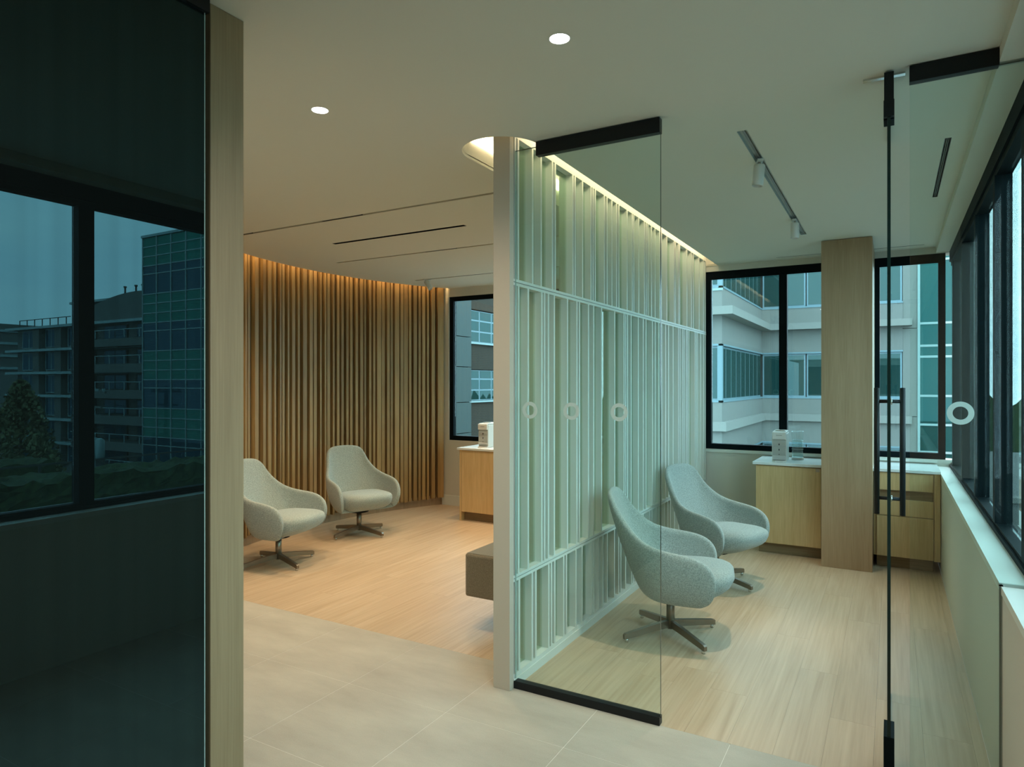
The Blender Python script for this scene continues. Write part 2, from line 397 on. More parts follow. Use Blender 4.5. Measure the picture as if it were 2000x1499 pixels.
# ------------------------------------------------------------------ far wall
wb = empty('wall_back'); st(wb)
TH = .18
def wpan(x0, x1, z0, z1, name='wall_panel', y0=WY, y1=WY+TH): return bx(name, x0, x1, y0, y1, z0, z1, M['wall'], wb)
LW = (-5.075, -1.95, .855, 2.74)     # left far window opening
RW = (-1.735, .42, .905, 2.79)       # right far window opening
wpan(-5.6, LW[0], 0, 3.16); wpan(LW[0], LW[1], 0, LW[2]); wpan(LW[0], LW[1], LW[3], 3.16)
wpan(LW[1], RW[0], 0, 3.16); wpan(RW[0], .56, 0, RW[2]); wpan(RW[0], .56, RW[3], 3.16)
bx('window_sill', RW[0], WX, WY-.02, WY, RW[2]-.03, RW[2]-.005, M['white'], wb)
o = bx('baseboard_back', -5.25, -1.9, WY-.014, WY, 0, .13, M['white']); st(o)
def window(name, x0, x1, z0, z1, mulls, y=WY+.02, f=.055, top=.075):
    w = empty(name); st(w)
    d = .07
    bx('frame_head', x0, x1, y, y+d, z1-top, z1, M['frame'], w); bx('frame_sill', x0, x1, y, y+d, z0, z0+f, M['frame'], w)
    bx('frame_jamb', x0, x0+f, y, y+d, z0+f, z1-top, M['frame'], w); bx('frame_jamb', x1-f, x1, y, y+d, z0+f, z1-top, M['frame'], w)
    e = [x0+f] + [v for m_ in mulls for v in m_] + [x1-f]
    for a, b_ in mulls: bx('mullion', a, b_, y-.01, y+d, z0+f, z1-top, M['frame'], w)
    for a, b_ in zip(e[::2], e[1::2]):
        bx('pane', a+.003, b_-.003, y+.035, y+.050, z0+f+.003, z1-top-.003, M['wglass'], w)
    # stepped inner bead of the head
    bx('frame_bead', x0+f, x1-f, y-.012, y, z1-top-.012, z1-top+.012, M['frame'], w)
    return w
window('window_1', *RW, [(-1.0, -.925), (-.50, -.42), (-.165, -.105)])
window('window_2', *LW, [(-3.6, -3.52)], f=.06, top=.05)

# ------------------------------------------------------------------ window wall on the right
wr = empty('wall_right'); st(wr)
bx('wall_panel', WX, WX+.06, -4.2, 3.05, 0, .815, M['wall'], wr)
bx('wall_panel', WX, WX+.06, 3.062, WY, 0, .815, M['wall'], wr)
bx('sill_board', WX-.004, .53, -4.2, 3.05, .815, .845, M['white'], wr)
bx('sill_board', WX-.004, .53, 3.062, WY, .815, .845, M['white'], wr)
bx('wall_core', WX+.06, .53, -4.2, WY+.2, -.12, .80, M['wall'], wr)
bx('wall_panel', WX, .53, -4.2, .05, .846, 2.80, M['wall'], wr)  # unseen solid stretch, added instead of windows to cut daylight from behind the camera
w3 = empty('window_3'); st(w3)
FX = .460
MU = [(1.13, 1.22), (2.16, 2.25), (3.30, 3.37), (4.18, 4.25), (5.10, 5.17), (6.02, 6.09), (6.92, 6.99)]
bx('frame_head', FX, FX+.068, .05, WY, 2.665, 2.795, M['frame'], w3)
bx('frame_head', FX-.012, FX, .05, WY, 2.70, 2.795, M['frame'], w3)
bx('frame_sill', FX, FX+.068, .05, WY, .846, .885, M['frame'], w3)
bx('frame_sill', FX-.012, FX, .05, WY, .845, .868, M['frame'], w3)
for a, b_ in MU: bx('mullion', FX-.006, FX+.068, a, b_, .885, 2.665, M['frame'], w3)
e = [.05] + [v for m_ in MU for v in m_] + [WY]
for a, b_ in zip(e[::2], e[1::2]):
    bx('pane', FX+.044, FX+.054, a+.003, b_-.003, .888, 2.662, M['wglass'], w3)

# ------------------------------------------------------------------ curved slatted wall
wl_ = empty('wall_left'); st(wl_)
def arcslab(name, a0, a1, r0, r1, z0, z1, m, parent, seg=40):
    b = MB(); rings = []
    for i in range(seg+1):
        a = a0+(a1-a0)*i/seg
        (xa, ya), (xb, yb) = arc(a, r0), arc(a, r1)
        rings.append([b.bm.verts.new(p) for p in ((xa, ya, z0), (xb, yb, z0), (xb, yb, z1), (xa, ya, z1))])
    for p, q in zip(rings, rings[1:]):
        for j in range(4): b.bm.faces.new((p[j], p[(j+1) % 4], q[(j+1) % 4], q[j]))
    b.bm.faces.new(rings[0]); b.bm.faces.new(rings[-1][::-1])
    return b.build(name, m, parent)
arcslab('wall_panel', A0, A1+.3, CR+.03, CR+.16, -.12, 3.16, M['wall'], wl_)
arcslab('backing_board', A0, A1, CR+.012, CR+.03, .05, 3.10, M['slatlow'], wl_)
arcslab('plinth', A0, A1, CR-.003, CR+.012, 0, .125, M['baseb'], wl_)
FR = [(-15.39,-15.02),(-14.78,-14.29),(-13.44,-13.09),(-12.85,-12.29),(-11.54,-10.9),(-10.35,-9.98),(-9.86,-9.3),(-8.8,-8.4),(-7.54,-7.14),(-6.94,-6.44),(-5.73,-5.34),(-4.71,-4.01),(-3.39,-2.95),(-2.33,-1.44),(-.82,-.12),(.34,1.04),(1.63,2.02),(2.59,2.97),(3.25,3.9),(4.44,4.83),(5.6,6.14),(6.44,6.98),(7.68,8.21),(8.44,8.98),(9.64,10.21),(10.7,11.37),(11.54,11.93),(12.64,13.11),(13.61,14.07),(14.49,15.42),(15.63,16.34),(16.64,17.27),(17.52,18.02),(18.44,19.45),(19.79,20.46),(20.58,21.47),(21.64,22.14),(22.64,23.4),(23.82,24.32),(24.66,25.33),(25.71,26.17),(26.67,27.42),(28.01,29.3)]
a = -16.0; rr = random.Random(11)
while a > A0+1:
    w_ = rr.choice((.37, .5, .65, .9)); FR.insert(0, (a-w_, a)); a -= w_ + rr.uniform(.25, .9)
def slat(a0, a1, depth, m, z0, z1):
    am = (a0+a1)/2; w_ = (a1-a0)*D2R*(CR-depth)
    rin, rout = CR-depth, CR+.012
    x, y = arc(am, (rin+rout)/2)
    o = bpy.data.objects.new('slat', unit(m)); link(o, wl_); o.location = (x, y, z0)
    o.scale = (rout-rin, w_, z1-z0); o.rotation_euler = (0, 0, -am*D2R)
    return o
prev = A0
for i, (p, q) in enumerate(sorted(FR)):
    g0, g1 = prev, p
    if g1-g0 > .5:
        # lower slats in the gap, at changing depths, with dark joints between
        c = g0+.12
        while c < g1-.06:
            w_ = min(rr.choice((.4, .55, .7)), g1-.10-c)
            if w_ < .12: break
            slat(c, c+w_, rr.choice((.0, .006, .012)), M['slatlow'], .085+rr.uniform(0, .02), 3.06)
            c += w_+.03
    slat(p, q, rr.choice((.036, .045, .045, .052)), M['slat'], .09+rr.uniform(-.005, .012), 3.06)
    prev = q
# plain walls closing the room beyond the post
ws = empty('wall_side'); st(ws)
e0 = arc(A0, CR)
bx('wall_panel', e0[0]-.25, -2.037, 1.40, 1.50, 0, 3.16, M['wall'], ws)
bx('wall_panel', e0[0]-.2, e0[0]-.02, 1.5, e0[1]+.05, 0, 3.16, M['wall'], ws)
wf = bx('wall_front', -2.2, .6, -4.3, -4.2, 0, 3.16, M['wall']); st(wf)

# ------------------------------------------------------------------ oak post and dark glass door
bx('oak_post', -2.035, -1.943, 1.405, 1.535, 0, CZ, M['oakpost'], None, .003)
tag(bpy.data.objects['oak_post'], 'tall pale oak post beside the dark mirrored glass at the left', 'post')
dd = empty('door_2', (-1.88, 0, 0)); st(dd)
bx('glass_panel', -1.888, -1.876, -1.0, 1.335, .012, 2.77, M['dark'], dd)
bx('head_rail', -1.915, -1.862, -1.0, 1.345, 2.765, 2.848, M['black'], dd)
bx('glass_edge', -1.8885, -1.8755, 1.335, 1.338, .012, 2.765, M['paleedge'], dd)
wd = empty('wall_dark'); tag(wd, kind='structure')
bx('wall_panel', -2.2, -2.06, -4.2, 1.42, 0, 3.16, M['concd'], wd)
bx('wall_panel', -2.06, -1.84, -4.2, -1.0, 0, 2.848, M['wall'], wd)

# ------------------------------------------------------------------ slatted screen between the rooms
PX0, PX1 = -1.820, -1.727
scn = thing('slatted_screen', 'tall white screen of uneven upright fins between the two seating rooms', 'screen', (-1.7735, 3.04, 0))
bx('end_panel', PX0-.006, PX1+.001, 2.996, 3.038, 0, 3.025, M['column'], scn, .0015)
ZB, ZL, ZU, ZT = .070, .572, 2.135, 2.90
def rail(z0, z1, nm, groove=False):
    bx(nm, PX0, PX1, 3.038, WY-.005, z0, z1, M['white'], scn)
rail(0, ZB, 'bottom_rail')
bx('bottom_rail', PX1, PX1+.006, 3.038, WY-.06, 0, .045, M['white'], scn)
for z in (ZL, ZU):
    rail(z-.017, z-.002, 'middle_rail'); rail(z+.002, z+.017, 'middle_rail')
    bx('rail_core', PX0+.006, PX1-.006, 3.04, WY-.006, z-.002, z+.002, M['greyp'], scn)
rail(ZT, ZT+.10, 'top_rail')
TOP = [3.049,3.082,3.244,3.347,3.492,3.529,3.779,3.813,3.928,4.065,4.1,4.139,4.299,4.351,4.443,4.534,4.583,4.755,4.867,4.903,5.018,5.154,5.199,5.244,5.337,5.432,5.559,5.61,5.767,5.996,6.038,6.138,6.178,6.428,6.592,6.676,6.897,7.074,7.17]
MID = [3.052,3.085,3.193,3.355,3.39,3.439,3.516,3.7,3.839,3.88,4.023,4.111,4.25,4.498,4.686,4.724,4.763,4.842,5.006,5.126,5.195,5.36,5.435,5.535,5.617,5.732,5.819,5.962,6.133,6.185,6.278,6.326,6.404,6.441,6.502,6.729,6.78,6.83,6.956,7.085,7.17]
BOT = [3.052,3.093,3.24,3.283,3.444,3.478,3.522,3.645,3.685,3.825,3.921,4.078,4.113,4.199,4.275,4.356,4.493,4.578,4.622,4.722,4.853,4.888,5.018,5.129,5.283,5.35,5.46,5.53,5.691,5.798,5.876,6.005,6.138,6.207,6.349,6.459,6.534,6.67,6.79,6.956,7.085,7.17]
FT = .017
for ys_, z0, z1 in ((BOT, ZB, ZL-.017), (MID, ZL+.017, ZU-.017), (TOP, ZU+.017, ZT)):
    for y in ys_: piece('fin', PX0, PX1, y, y+FT, z0, z1, M['white'], scn)
    bx('glass_infill', -1.779, -1.769, 3.04, WY-.008, z0, z1, M['core'], scn)

# ------------------------------------------------------------------ glass front
def ring_decal(parent, x, z, ro, ri, y):
    b = MB(); n = 40
    o_ = []; i_ = []; 
    for k in range(n):
        a = 2*math.pi*k/n
        o_.append((b.bm.verts.new((ro*math.cos(a), 0, ro*math.sin(a))), b.bm.verts.new((ro*math.cos(a), -.0006, ro*math.sin(a)))))
        i_.append((b.bm.verts.new((ri*math.cos(a), 0, ri*math.sin(a))), b.bm.verts.new((ri*math.cos(a), -.0006, ri*math.sin(a)))))
    for k in range(n):
        j = (k+1) % n
        b.bm.faces.new((o_[k][1], o_[j][1], i_[j][1], i_[k][1])); b.bm.faces.new((o_[k][0], i_[k][0], i_[j][0], o_[j][0]))
        b.bm.faces.new((o_[k][0], o_[j][0], o_[j][1], o_[k][1])); b.bm.faces.new((i_[k][0], i_[k][1], i_[j][1], i_[j][0]))
    px, py, pz = parent.location
    return b.build('ring_decal', M['frost'], parent, (x-px, y-.0002-py, z-pz))
g1 = thing('glass_partition', 'fixed clear glass panel with three ring decals in front of the slatted screen', 'glass panel', (-1.34, 3.056, 0))
def pane(name, x0, x1, y0, y1, z0, z1, parent, side):
    px, py, pz = parent.location
    o = MB().box(x0-px, x1-px, y0-py, y1-py, z0-pz, z1-pz, sidemats=side).build(name, [M['pglass'], M['edge'], M['paleedge']], parent)
    return o
pane('glass_pane', -1.724, -.943, 3.050, 3.062, .03, 2.825, g1, (1, 1, 0, 1, 0, 2))
bx('top_track', -1.596, -.943, 3.037, 3.075, 2.775, 2.846, M['black'], g1, .002)
bx('bottom_track', -1.726, -.943, 3.036, 3.076, 0, .040, M['black'], g1, .002)
for x in (-1.636, -1.400, -1.147): ring_decal(g1, x, 1.461, .044, .026, 3.05)
g2 = thing('glass_partition', 'fixed clear glass panel notched over the window sill, one ring decal', 'glass panel', (.2, 3.056, 0))
def notched():
    px, py, pz = g2.location; b = MB()
    prof = [(.060, .03), (.352, .03), (.352, .852), (.452, .852), (.452, 2.79), (.060, 2.79)]
    a = [b.bm.verts.new((x-px, 3.05-py, z)) for x, z in prof]; c = [b.bm.verts.new((x-px, 3.062-py, z)) for x, z in prof]
    b.bm.faces.new(a).material_index = 0; b.bm.faces.new(c[::-1]).material_index = 0
    for i in range(6):
        j = (i+1) % 6; b.bm.faces.new((a[i], c[i], c[j], a[j])).material_index = 2
    return b.build('glass_pane', [M['pglass'], M['edge'], M['paleedge']], g2)
notched()
bx('top_track', .058, .345, 3.037, 3.075, 2.782, 2.846, M['black'], g2, .002)
bx('bottom_track', .058, .350, 3.036, 3.076, 0, .035, M['black'], g2, .002)
bx('wall_seal', .345, .357, 3.050, 3.062, .03, .852, M['chan'], g2)
bx('wall_seal', .345, .455, 3.050, 3.062, .845, .856, M['chan'], g2)
bx('wall_seal', .345, .455, 3.050, 3.062, 2.784, 2.795, M['chan'], g2)
ring_decal(g2, .225, 1.487, .044, .025, 3.05)
# open pivot door, seen nearly edge-on
dr = empty('door_1', (-.012, 3.06, 0)); st(dr)
pane('glass_leaf', -.018, -.006, 3.05, 3.95, .012, 2.835, dr, (1, 1, 1, 0, 1, 0))
bx('top_patch', -.029, .005, 3.045, 3.16, 2.665, 2.842, M['black'], dr, .001)
bx('patch_plate', -.031, .007, 3.07, 3.15, 2.66, 2.74, M['frame'], dr)
bx('bottom_patch', -.031, .007, 3.045, 3.20, .012, .19, M['frame'], dr, .001)
bx('pivot_plate', -.105, .045, 3.09, 3.115, 2.842, 2.852, M['chrome'], dr)
for sx in (-.052, .052):
    x = -.012+sx*1.06
    MB().lathe([(.0, .955), (.0125, .957), (.0125, 1.578), (.0, 1.58)], (x+.012, 3.75-3.06), 16, cap=False).build('pull_bar', M['black'], dr, smooth=True)
for z in (1.036, 1.512):
    MB().lathe([(.0085, -.052), (.0085, .052)], (3.75-3.06, z), 14, 'X').build('handle_post', M['black'], dr, smooth=True)
    MB().lathe([(.016, .0065), (.016, .011)], (3.75-3.06, z), 16, 'X').build('glass_fixing', M['chrome'], dr, smooth=True)

# ------------------------------------------------------------------ oak column and counters
col_ = bx('oak_column', -.541, -.147, 6.40, WY-.02, 0, CZ-.004, M['oakcol'], None, .002)
tag(col_, 'full-height square oak-clad column in front of the far window', 'column')
def cab(x0, x1, label, zc, fronts):
    t = thing('base_cabinet', label, 'cabinet', ((x0+x1)/2, 6.9, 0)); return t
YF = 6.62
# right room, left unit with one door
t = thing('base_cabinet', 'oak base cabinet with one flat door left of the oak column', 'cabinet', (-.86, 6.9, 0))
bx('carcass', -1.125, -.545, YF+.02, WY-.01, .10, .835, M['oak'], t)
bx('door', -1.122, -.562, YF, YF+.019, .105, .825, M['oak'], t, .001)
bx('side_strip', -.558, -.547, YF, YF+.019, .105, .825, M['oakdark'], t)
bx('plinth', -1.105, -.55, YF+.06, YF+.08, 0, .10, M['oakdark'], t)
hd = bx('door_pull', -.605, -.572, YF-.004, YF, .795, .8265, M['satin'], t); bx('pull_lip', -.605, -.572, YF-.014, YF-.004, .8235, .8265, M['satin'], t)
# right room, right unit with drawers
t = thing('base_cabinet', 'oak base cabinet with a drawer and open slot right of the column', 'cabinet', (.1, 6.9, 0))
bx('carcass', -.143, .35, YF+.03, WY-.01, .10, .835, M['oak'], t)
bx('shelf_recess', -.10, .30, YF+.026, YF+.031, .60, .70, M['oakdark'], t)
bx('side_panel', .305, .35, YF, YF+.03, .10, .835, M['oak'], t)
bx('drawer_front', -.118, .30, YF, YF+.028, .68, .83, M['oak'], t, .001)
bx('open_slot', -.118, .30, YF+.002, YF+.018, .675, .679, M['oakdark'], t)
bx('rail_panel', -.118, .30, YF, YF+.028, .46, .60, M['oak'], t, .001)
bx('door', -.118, .30, YF, YF+.028, .105, .455, M['oak'], t, .001)
bx('plinth', -.12, .30, YF+.07, YF+.09, 0, .10, M['oakdark'], t)
ct = bx('countertop', -1.15, .352, YF-.02, WY-.021, .837, .862, M['quartz'], None, .002)
tag(ct, 'white quartz countertop under the far right window behind the oak column', 'countertop')
# the column passes in front of the worktop
# left room unit
t = thing('base_cabinet', 'oak base cabinet in the left room beside the dark window', 'cabinet', (-3.4, 6.9, 0))
LF = 6.46
bx('side_panel', -4.40, -4.375, LF, WY-.016, 0, .825, M['oak'], t)
bx('carcass', -4.374, -2.4, LF+.02, WY-.016, .10, .825, M['oak'], t)
for k in range(3): bx('door', -4.372+k*.657, -4.372+k*.657+.653, LF, LF+.019, .105, .82, M['oak'], t, .001)
bx('plinth', -4.374, -2.4, LF+.07, LF+.09, 0, .10, M['oakdark'], t)
ct = bx('countertop', -4.425, -2.38, LF-.02, WY-.001, .826, .850, M['quartz'], None, .002)
tag(ct, 'white quartz countertop in the left room below the dark-framed window', 'countertop')

# capsule machine with its side tank
def machine(label, loc, rz, grp=None):
    t = thing('coffee_machine', label, 'coffee machine', loc, rz, grp)
    w, d, h = .064, .15, .285
    MB().box(-w, w, -d+.02, d, .0, h-.02).bevel(.006).build('body', M['plastic'], t)
    b = MB().box(-w+.004, w-.004, -d-.006, -d+.022, h-.075, h-.006).bevel(.006); b.build('front_cap', M['plastic'], t)
    MB().box(-w+.004, w-.004, -d+.02, d-.01, h-.02, h).bevel(.006).build('top_lid', M['plastic'], t)
    MB().lathe([(.0, 0), (.045, .001), (.047, .007), (.0, .008)], (0, -.03), 28, cap=False).build('round_lid', M['satin'], t, (0, 0, h), smooth=True)
    MB().box(-w+.005, w-.005, -d+.012, -d+.021, h-.135, h-.078).build('brow_panel', M['greyp2'], t)
    MB().box(-w+.005, w-.005, -d+.012, -d+.021, .052, h-.138).build('front_panel', M['greyp2'], t)
    for z in (.155, .105, .066): MB().box(-.004, .004, -d+.008, -d+.0125, z, z+.016 if z > .07 else z+.006).build('button', M['black'], t)
    b = MB(); pts = [(-w+.002, -d+.02), (-w+.002, -d-.004), (-.035, -d-.028), (.035, -d-.028), (w-.002, -d-.004), (w-.002, -d+.02)]
    b.prism(pts, 0, .014); b.build('drip_tray', M['plastic'], t)
    b = MB(); b.prism([(p[0]*.86, p[1]+.002) for p in pts], .014, .017); b.build('tray_grid', M['greyp'], t)
    b = MB().box(-w+.008, w-.012, -d-.004, -d+.014, .052, .056); b.build('cup_ledge', M['plastic'], t)
    MB().box(-.026, .026, -d-.0075, -d-.0065, h-.038, h-.034).build('name_plate', M['greyp'], t)
    return t
M['greyp2'] = plain('light_grey_plastic', (.42, .42, .38), .4)
machine('white slim coffee machine on the counter left of the oak column', (-.935, 6.84, .862), .05)
machine('white slim coffee machine on the left room counter, partly behind the screen end', (-4.165, 6.72, .850), .1)
t = thing('water_tank', 'clear cylindrical water tank standing behind the white coffee machine', 'water tank', (-.800, 6.99, .862))
MB().lathe([(.052, .02), (.052, .27)], n=28, cap=False).build('tank_wall', M['clear'], t, smooth=True)
MB().lathe([(.049, .02), (.049, .19)], n=28).build('water', M['water'], t, smooth=True)
MB().lathe([(.055, .0), (.055, .02), (.05, .024)], n=28).build('tank_base', M['plastic'], t, smooth=True)
MB().lathe([(.054, .268), (.054, .278)], n=28).build('tank_lid', M['clear'], t, smooth=True)
for z in (.06, .10, .14, .18): MB().lathe([(.0528, z), (.0528, z+.002)], n=28, cap=False).build('level_mark', M['plastic'], t, smooth=True)
o = bx('outlet_cover', -1.185, -1.13, WY-.008, WY, .50, .62, M['white'], None, .001)
tag(o, 'small white outlet cover low on the far wall left of the cabinet', 'outlet')

# ------------------------------------------------------------------ swivel armchairs
HALF = [  # rim x,y,z / lower edge x,y,z / underside centre x
 ((.232,.308,.292),(.205,.290,.256),.10),((.280,.328,.355),(.190,.284,.247),.10),((.290,.342,.465),(.185,.288,.240),.09),
 ((.252,.348,.540),(.135,.280,.236),.08),((.175,.352,.583),(.075,.270,.233),.07),((.070,.352,.600),(.01,.256,.231),.04),
 ((-.045,.343,.613),(-.05,.236,.232),.01),((-.145,.315,.640),(-.098,.206,.236),-.02),((-.222,.276,.695),(-.13,.172,.241),-.04),
 ((-.285,.246,.765),(-.152,.138,.246),-.06),((-.340,.228,.845),(-.168,.106,.250),-.07),((-.378,.190,.893),(-.178,.076,.254),-.08),
 ((-.398,.110,.912),(-.184,.038,.257),-.085),((-.402,.0,.917),(-.186,.0,.258),-.09)]
def chair_shell_mesh():
    st_ = [(Vector(a), Vector(b_)+Vector((0, 0, .028)), u) for a, b_, u in HALF]
    full = st_ + [(Vector((a.x, -a.y, a.z)), Vector((b_.x, -b_.y, b_.z)), u) for a, b_, u in st_[-2::-1]]
    bm = bmesh.new(); cols = []
    ts = (0, .12, .3, .5, .7, .86, 1)
    for a, b_, u in full:
        mid = (a+b_)/2
        out = Vector((mid.x+.02, mid.y, 0)); out = out.normalized() if out.length > 1e-4 else Vector((1, 0, 0))
        # bulge outwards and down
        ctrl = mid + Vector((out.x*.035, out.y*.075, -.05)) if a.x > -.2 else mid + Vector((out.x*.02, out.y*.055, -.045))
        k = min(1, abs(a.z-b_.z)/.28)
        ctrl = mid + (ctrl-mid)*k
        c = []
        for t in ts:
            c.append(bm.verts.new((1-t)**2*a + 2*t*(1-t)*ctrl + t*t*b_))
        for t in (.5, 1):
            c.append(bm.verts.new(b_.lerp(Vector((u, 0, .256)), t)))
        cols.append(c)
    for p, q in zip(cols, cols[1:]):
        for i in range(len(p)-1): bm.faces.new((p[i], q[i], q[i+1], p[i+1]))
    bmesh.ops.remove_doubles(bm, verts=bm.verts, dist=.0006)
    bmesh.ops.dissolve_degenerate(bm, edges=bm.edges, dist=.0005)
    bmesh.ops.recalc_face_normals(bm, faces=bm.faces)
    me = bpy.data.meshes.new('shell'); bm.to_mesh(me); bm.free()
    o = bpy.data.objects.new('t', me); COL.objects.link(o)
    # make sure normals look outwards
    s = o.modifiers.new('s', 'SOLIDIFY'); s.thickness = .040; s.offset = -1
    sub = o.modifiers.new('b', 'SUBSURF'); sub.levels = 2
    dg = bpy.context.evaluated_depsgraph_get(); dg.update()
    r = bpy.data.meshes.new_from_object(o.evaluated_get(dg)); bpy.data.objects.remove(o)
    r.name = 'shell'; r.materials.clear(); r.materials.append(M['felt'])
    for p in r.polygons: p.use_smooth = True
    return r
def cushion_mesh():
    bm = bmesh.new(); nu, nv = 48, 16; e1, e2 = .62, .55
    def sp(v, e): return math.copysign(abs(v)**e, v)
    rows = []
    for j in range(nv+1):
        ph = -math.pi/2 + math.pi*j/nv; row = []
        cz, cr = sp(math.sin(ph), e1), sp(math.cos(ph), e1)
        for i in range(nu):
            th = 2*math.pi*i/nu
            x, y = sp(math.cos(th), e2)*cr, sp(math.sin(th), e2)*cr
            z = .392 + cz*(.080 if cz > 0 else .125)
            fx = .343 if x > 0 else (.25 if cz > 0 else .25-.10*(-cz))
            X = .045 + x*fx; Y = y*.272
            if x > 0:
                Y *= 1 - .10*x**3
                if cz < 0: X -= .09*x*(-cz)**1.5
                z += .018*x*x
            else:
                z -= .03*(-x); Y *= 1 - .15*(-x)**2
            row.append(bm.verts.new((X, Y, z)))
        rows.append(row)
    for a_, b_ in zip(rows, rows[1:]):
        for i in range(nu):
            k = (i+1) % nu; bm.faces.new((a_[i], a_[k], b_[k], b_[i]))
    bmesh.ops.remove_doubles(bm, verts=bm.verts, dist=.001)
    bmesh.ops.recalc_face_normals(bm, faces=bm.faces)
    me = bpy.data.meshes.new('seat_cushion'); bm.to_mesh(me); bm.free(); me.materials.append(M['felt'])
    for p in me.polygons: p.use_smooth = True
    return me
def leg_mesh():
    bm = bmesh.new()
    st_ = [(.012, .014, .050, .096), (.10, .013, .044, .086), (.335, .012, .020, .054), (.346, .010, .020, .046)]
    rings = []
    for x, w, z0, z1 in st_:
        rings.append([bm.verts.new(p) for p in ((x, -w, z0), (x, w, z0), (x, w, z1), (x, -w, z1))])
    for a_, b_ in zip(rings, rings[1:]):
        for j in range(4): bm.faces.new((a_[j], a_[(j+1) % 4], b_[(j+1) % 4], b_[j]))
    bm.faces.new(rings[0]); bm.faces.new(rings[-1][::-1])
    bmesh.ops.recalc_face_normals(bm, faces=bm.faces)
    me = bpy.data.meshes.new('leg'); bm.to_mesh(me); bm.free(); me.materials.append(M['legm']); return me
def chair(label, loc, yaw, base):
    t = thing('swivel_armchair', label, 'armchair', loc, yaw*D2R, 'grey felt swivel armchairs')
    link(bpy.data.objects.new('shell', chair_shell_mesh()), t); link(bpy.data.objects.new('seat_cushion', cushion_mesh()), t)
    MB().lathe([(.026, .0), (.026, .205)], n=20).build('stem', M['legm'], t, (0, 0, .042), smooth=True)
    MB().lathe([(.05, 0), (.10, .006), (.10, .014), (.05, .016)], n=24).build('seat_plate', M['black'], t, (0, 0, .232), smooth=True)
    lm = leg_mesh()
    gm = MB().lathe([(.011, 0), (.011, .024)], n=12).mesh('glide', M['chrome'], True)
    for k in range(4):
        l = bpy.data.objects.new('leg', lm); link(l, t); l.rotation_euler = (0, 0, (base-yaw+90*k)*D2R)
        g = bpy.data.objects.new('glide', gm); link(g, l); g.location = (.325, 0, 0)
    return t
c0 = chair('grey felt armchair half hidden by the oak post, beside the slatted wood wall', (-4.735, 4.105, 0), 13, -14)
def again(label, loc, yaw, base):
    c = copy_tree(c0); c.location = loc; c.rotation_euler = (0, 0, yaw*D2R); c['label'] = label
    for k, l in enumerate([o for o in c.children if o.name.startswith('leg')]): l.rotation_euler = (0, 0, (base-yaw+90*k)*D2R)
    return c
again('grey felt armchair fully in view against the curved wood slats', (-4.925, 5.34, 0), -21, -3)
again('nearest grey felt armchair, back to the white screen, partly behind the glass panel', (-1.228, 4.185, 0), 12, -38)
again('grey felt armchair between the nearest armchair and the right far cabinet', (-1.24, 5.49, 0), -20, -27)

# bench
t = thing('upholstered_bench', 'low taupe woven bench jutting out behind the screen end', 'bench', (-2.17, 4.6, 0))
b = MB().box(-.283, .283, -.94, .94, .195, .48); b.bevel(.018, 3); b.build('seat_block', M['bench'], t, smooth=False)
MB().box(-.27, .27, -.927, .927, .4795, .4815).bevel(.0008, 1).build('top_seam', M['bench'], t)
for sx in (-.02, .2):
    for sy in (-.62, .62): MB().box(sx-.02, sx+.02, sy-.02, sy+.02, 0, .197).build('leg', M['black'], t)

# ------------------------------------------------------------------ ceiling fittings
def downlight(x, y, label):
    t = thing('downlight', label, 'ceiling light', (x, y, CZ), 0, 'round recessed downlights')
    b = MB(); n = 32
    for r0, r1, z0, z1 in ((.0365, .041, -.001, -.001),):
        i_ = [b.bm.verts.new((r0*math.cos(2*math.pi*k/n), r0*math.sin(2*math.pi*k/n), z0)) for k in range(n)]
        o_ = [b.bm.verts.new((r1*math.cos(2*math.pi*k/n), r1*math.sin(2*math.pi*k/n), z1)) for k in range(n)]
        h_ = [b.bm.verts.new((r0*math.cos(2*math.pi*k/n), r0*math.sin(2*math.pi*k/n), .03)) for k in range(n)]
        for k in range(n):
            j = (k+1) % n; b.bm.faces.new((i_[k], i_[j], o_[j], o_[k])); b.bm.faces.new((i_[k], h_[k], h_[j], i_[j]))
    b.build('trim_ring', M['plastic'], t)
    MB().lathe([(.036, .004), (.036, .012)], n=32).build('lens', M['lamp'], t)
    l = bpy.data.lights.new('downlight_lamp', 'SPOT'); l.energy = DOWN_W; l.color = DOWN_C; l.spot_size = 150*D2R; l.spot_blend = 1; l.shadow_soft_size = .035
    lo = bpy.data.objects.new('lamp', l); lo.location = (0, 0, -.004); link(lo, t)
LB = ['round downlight nearer the right, above the glass partition', 'round downlight at the left, above the tiled floor'] + ['round downlight just out of view above the glass door', 'round downlight out of view behind the camera', 'round downlight out of view, the last one towards the end wall'] + ['round downlight beyond the oak post']
for (x, y), lb in zip(LIGHTS, LB): downlight(x, y, lb)
def trough(name, x0, x1, y0, y1, label, cat, m, D=.05):
    t = thing(name, label, cat, ((x0+x1)/2, (y0+y1)/2, CZ))
    hx, hy = (x1-x0)/2, (y1-y0)/2
    b = MB(); w = .002
    b.box(-hx, -hx+w, -hy, hy, .0005, D); b.box(hx-w, hx, -hy, hy, .0005, D); b.box(-hx, hx, -hy, -hy+w, .0005, D); b.box(-hx, hx, hy-w, hy, .0005, D)
    b.box(-hx, hx, -hy, hy, D, D+.003)
    b.build('channel', m, t)
    return t, hx, hy
TM = plain('track_white', (.55, .5, .38), .5)
lbs = ['thin light slot in the left ceiling, nearest of the three', 'thin light slot in the left ceiling, middle of the three', 'thin light slot in the left ceiling, farthest of the three']
SP = {0: ((-4.69, .12), (-3.62, .40)), 1: ((-3.68, .36),), 2: ((-4.16, .40),)}
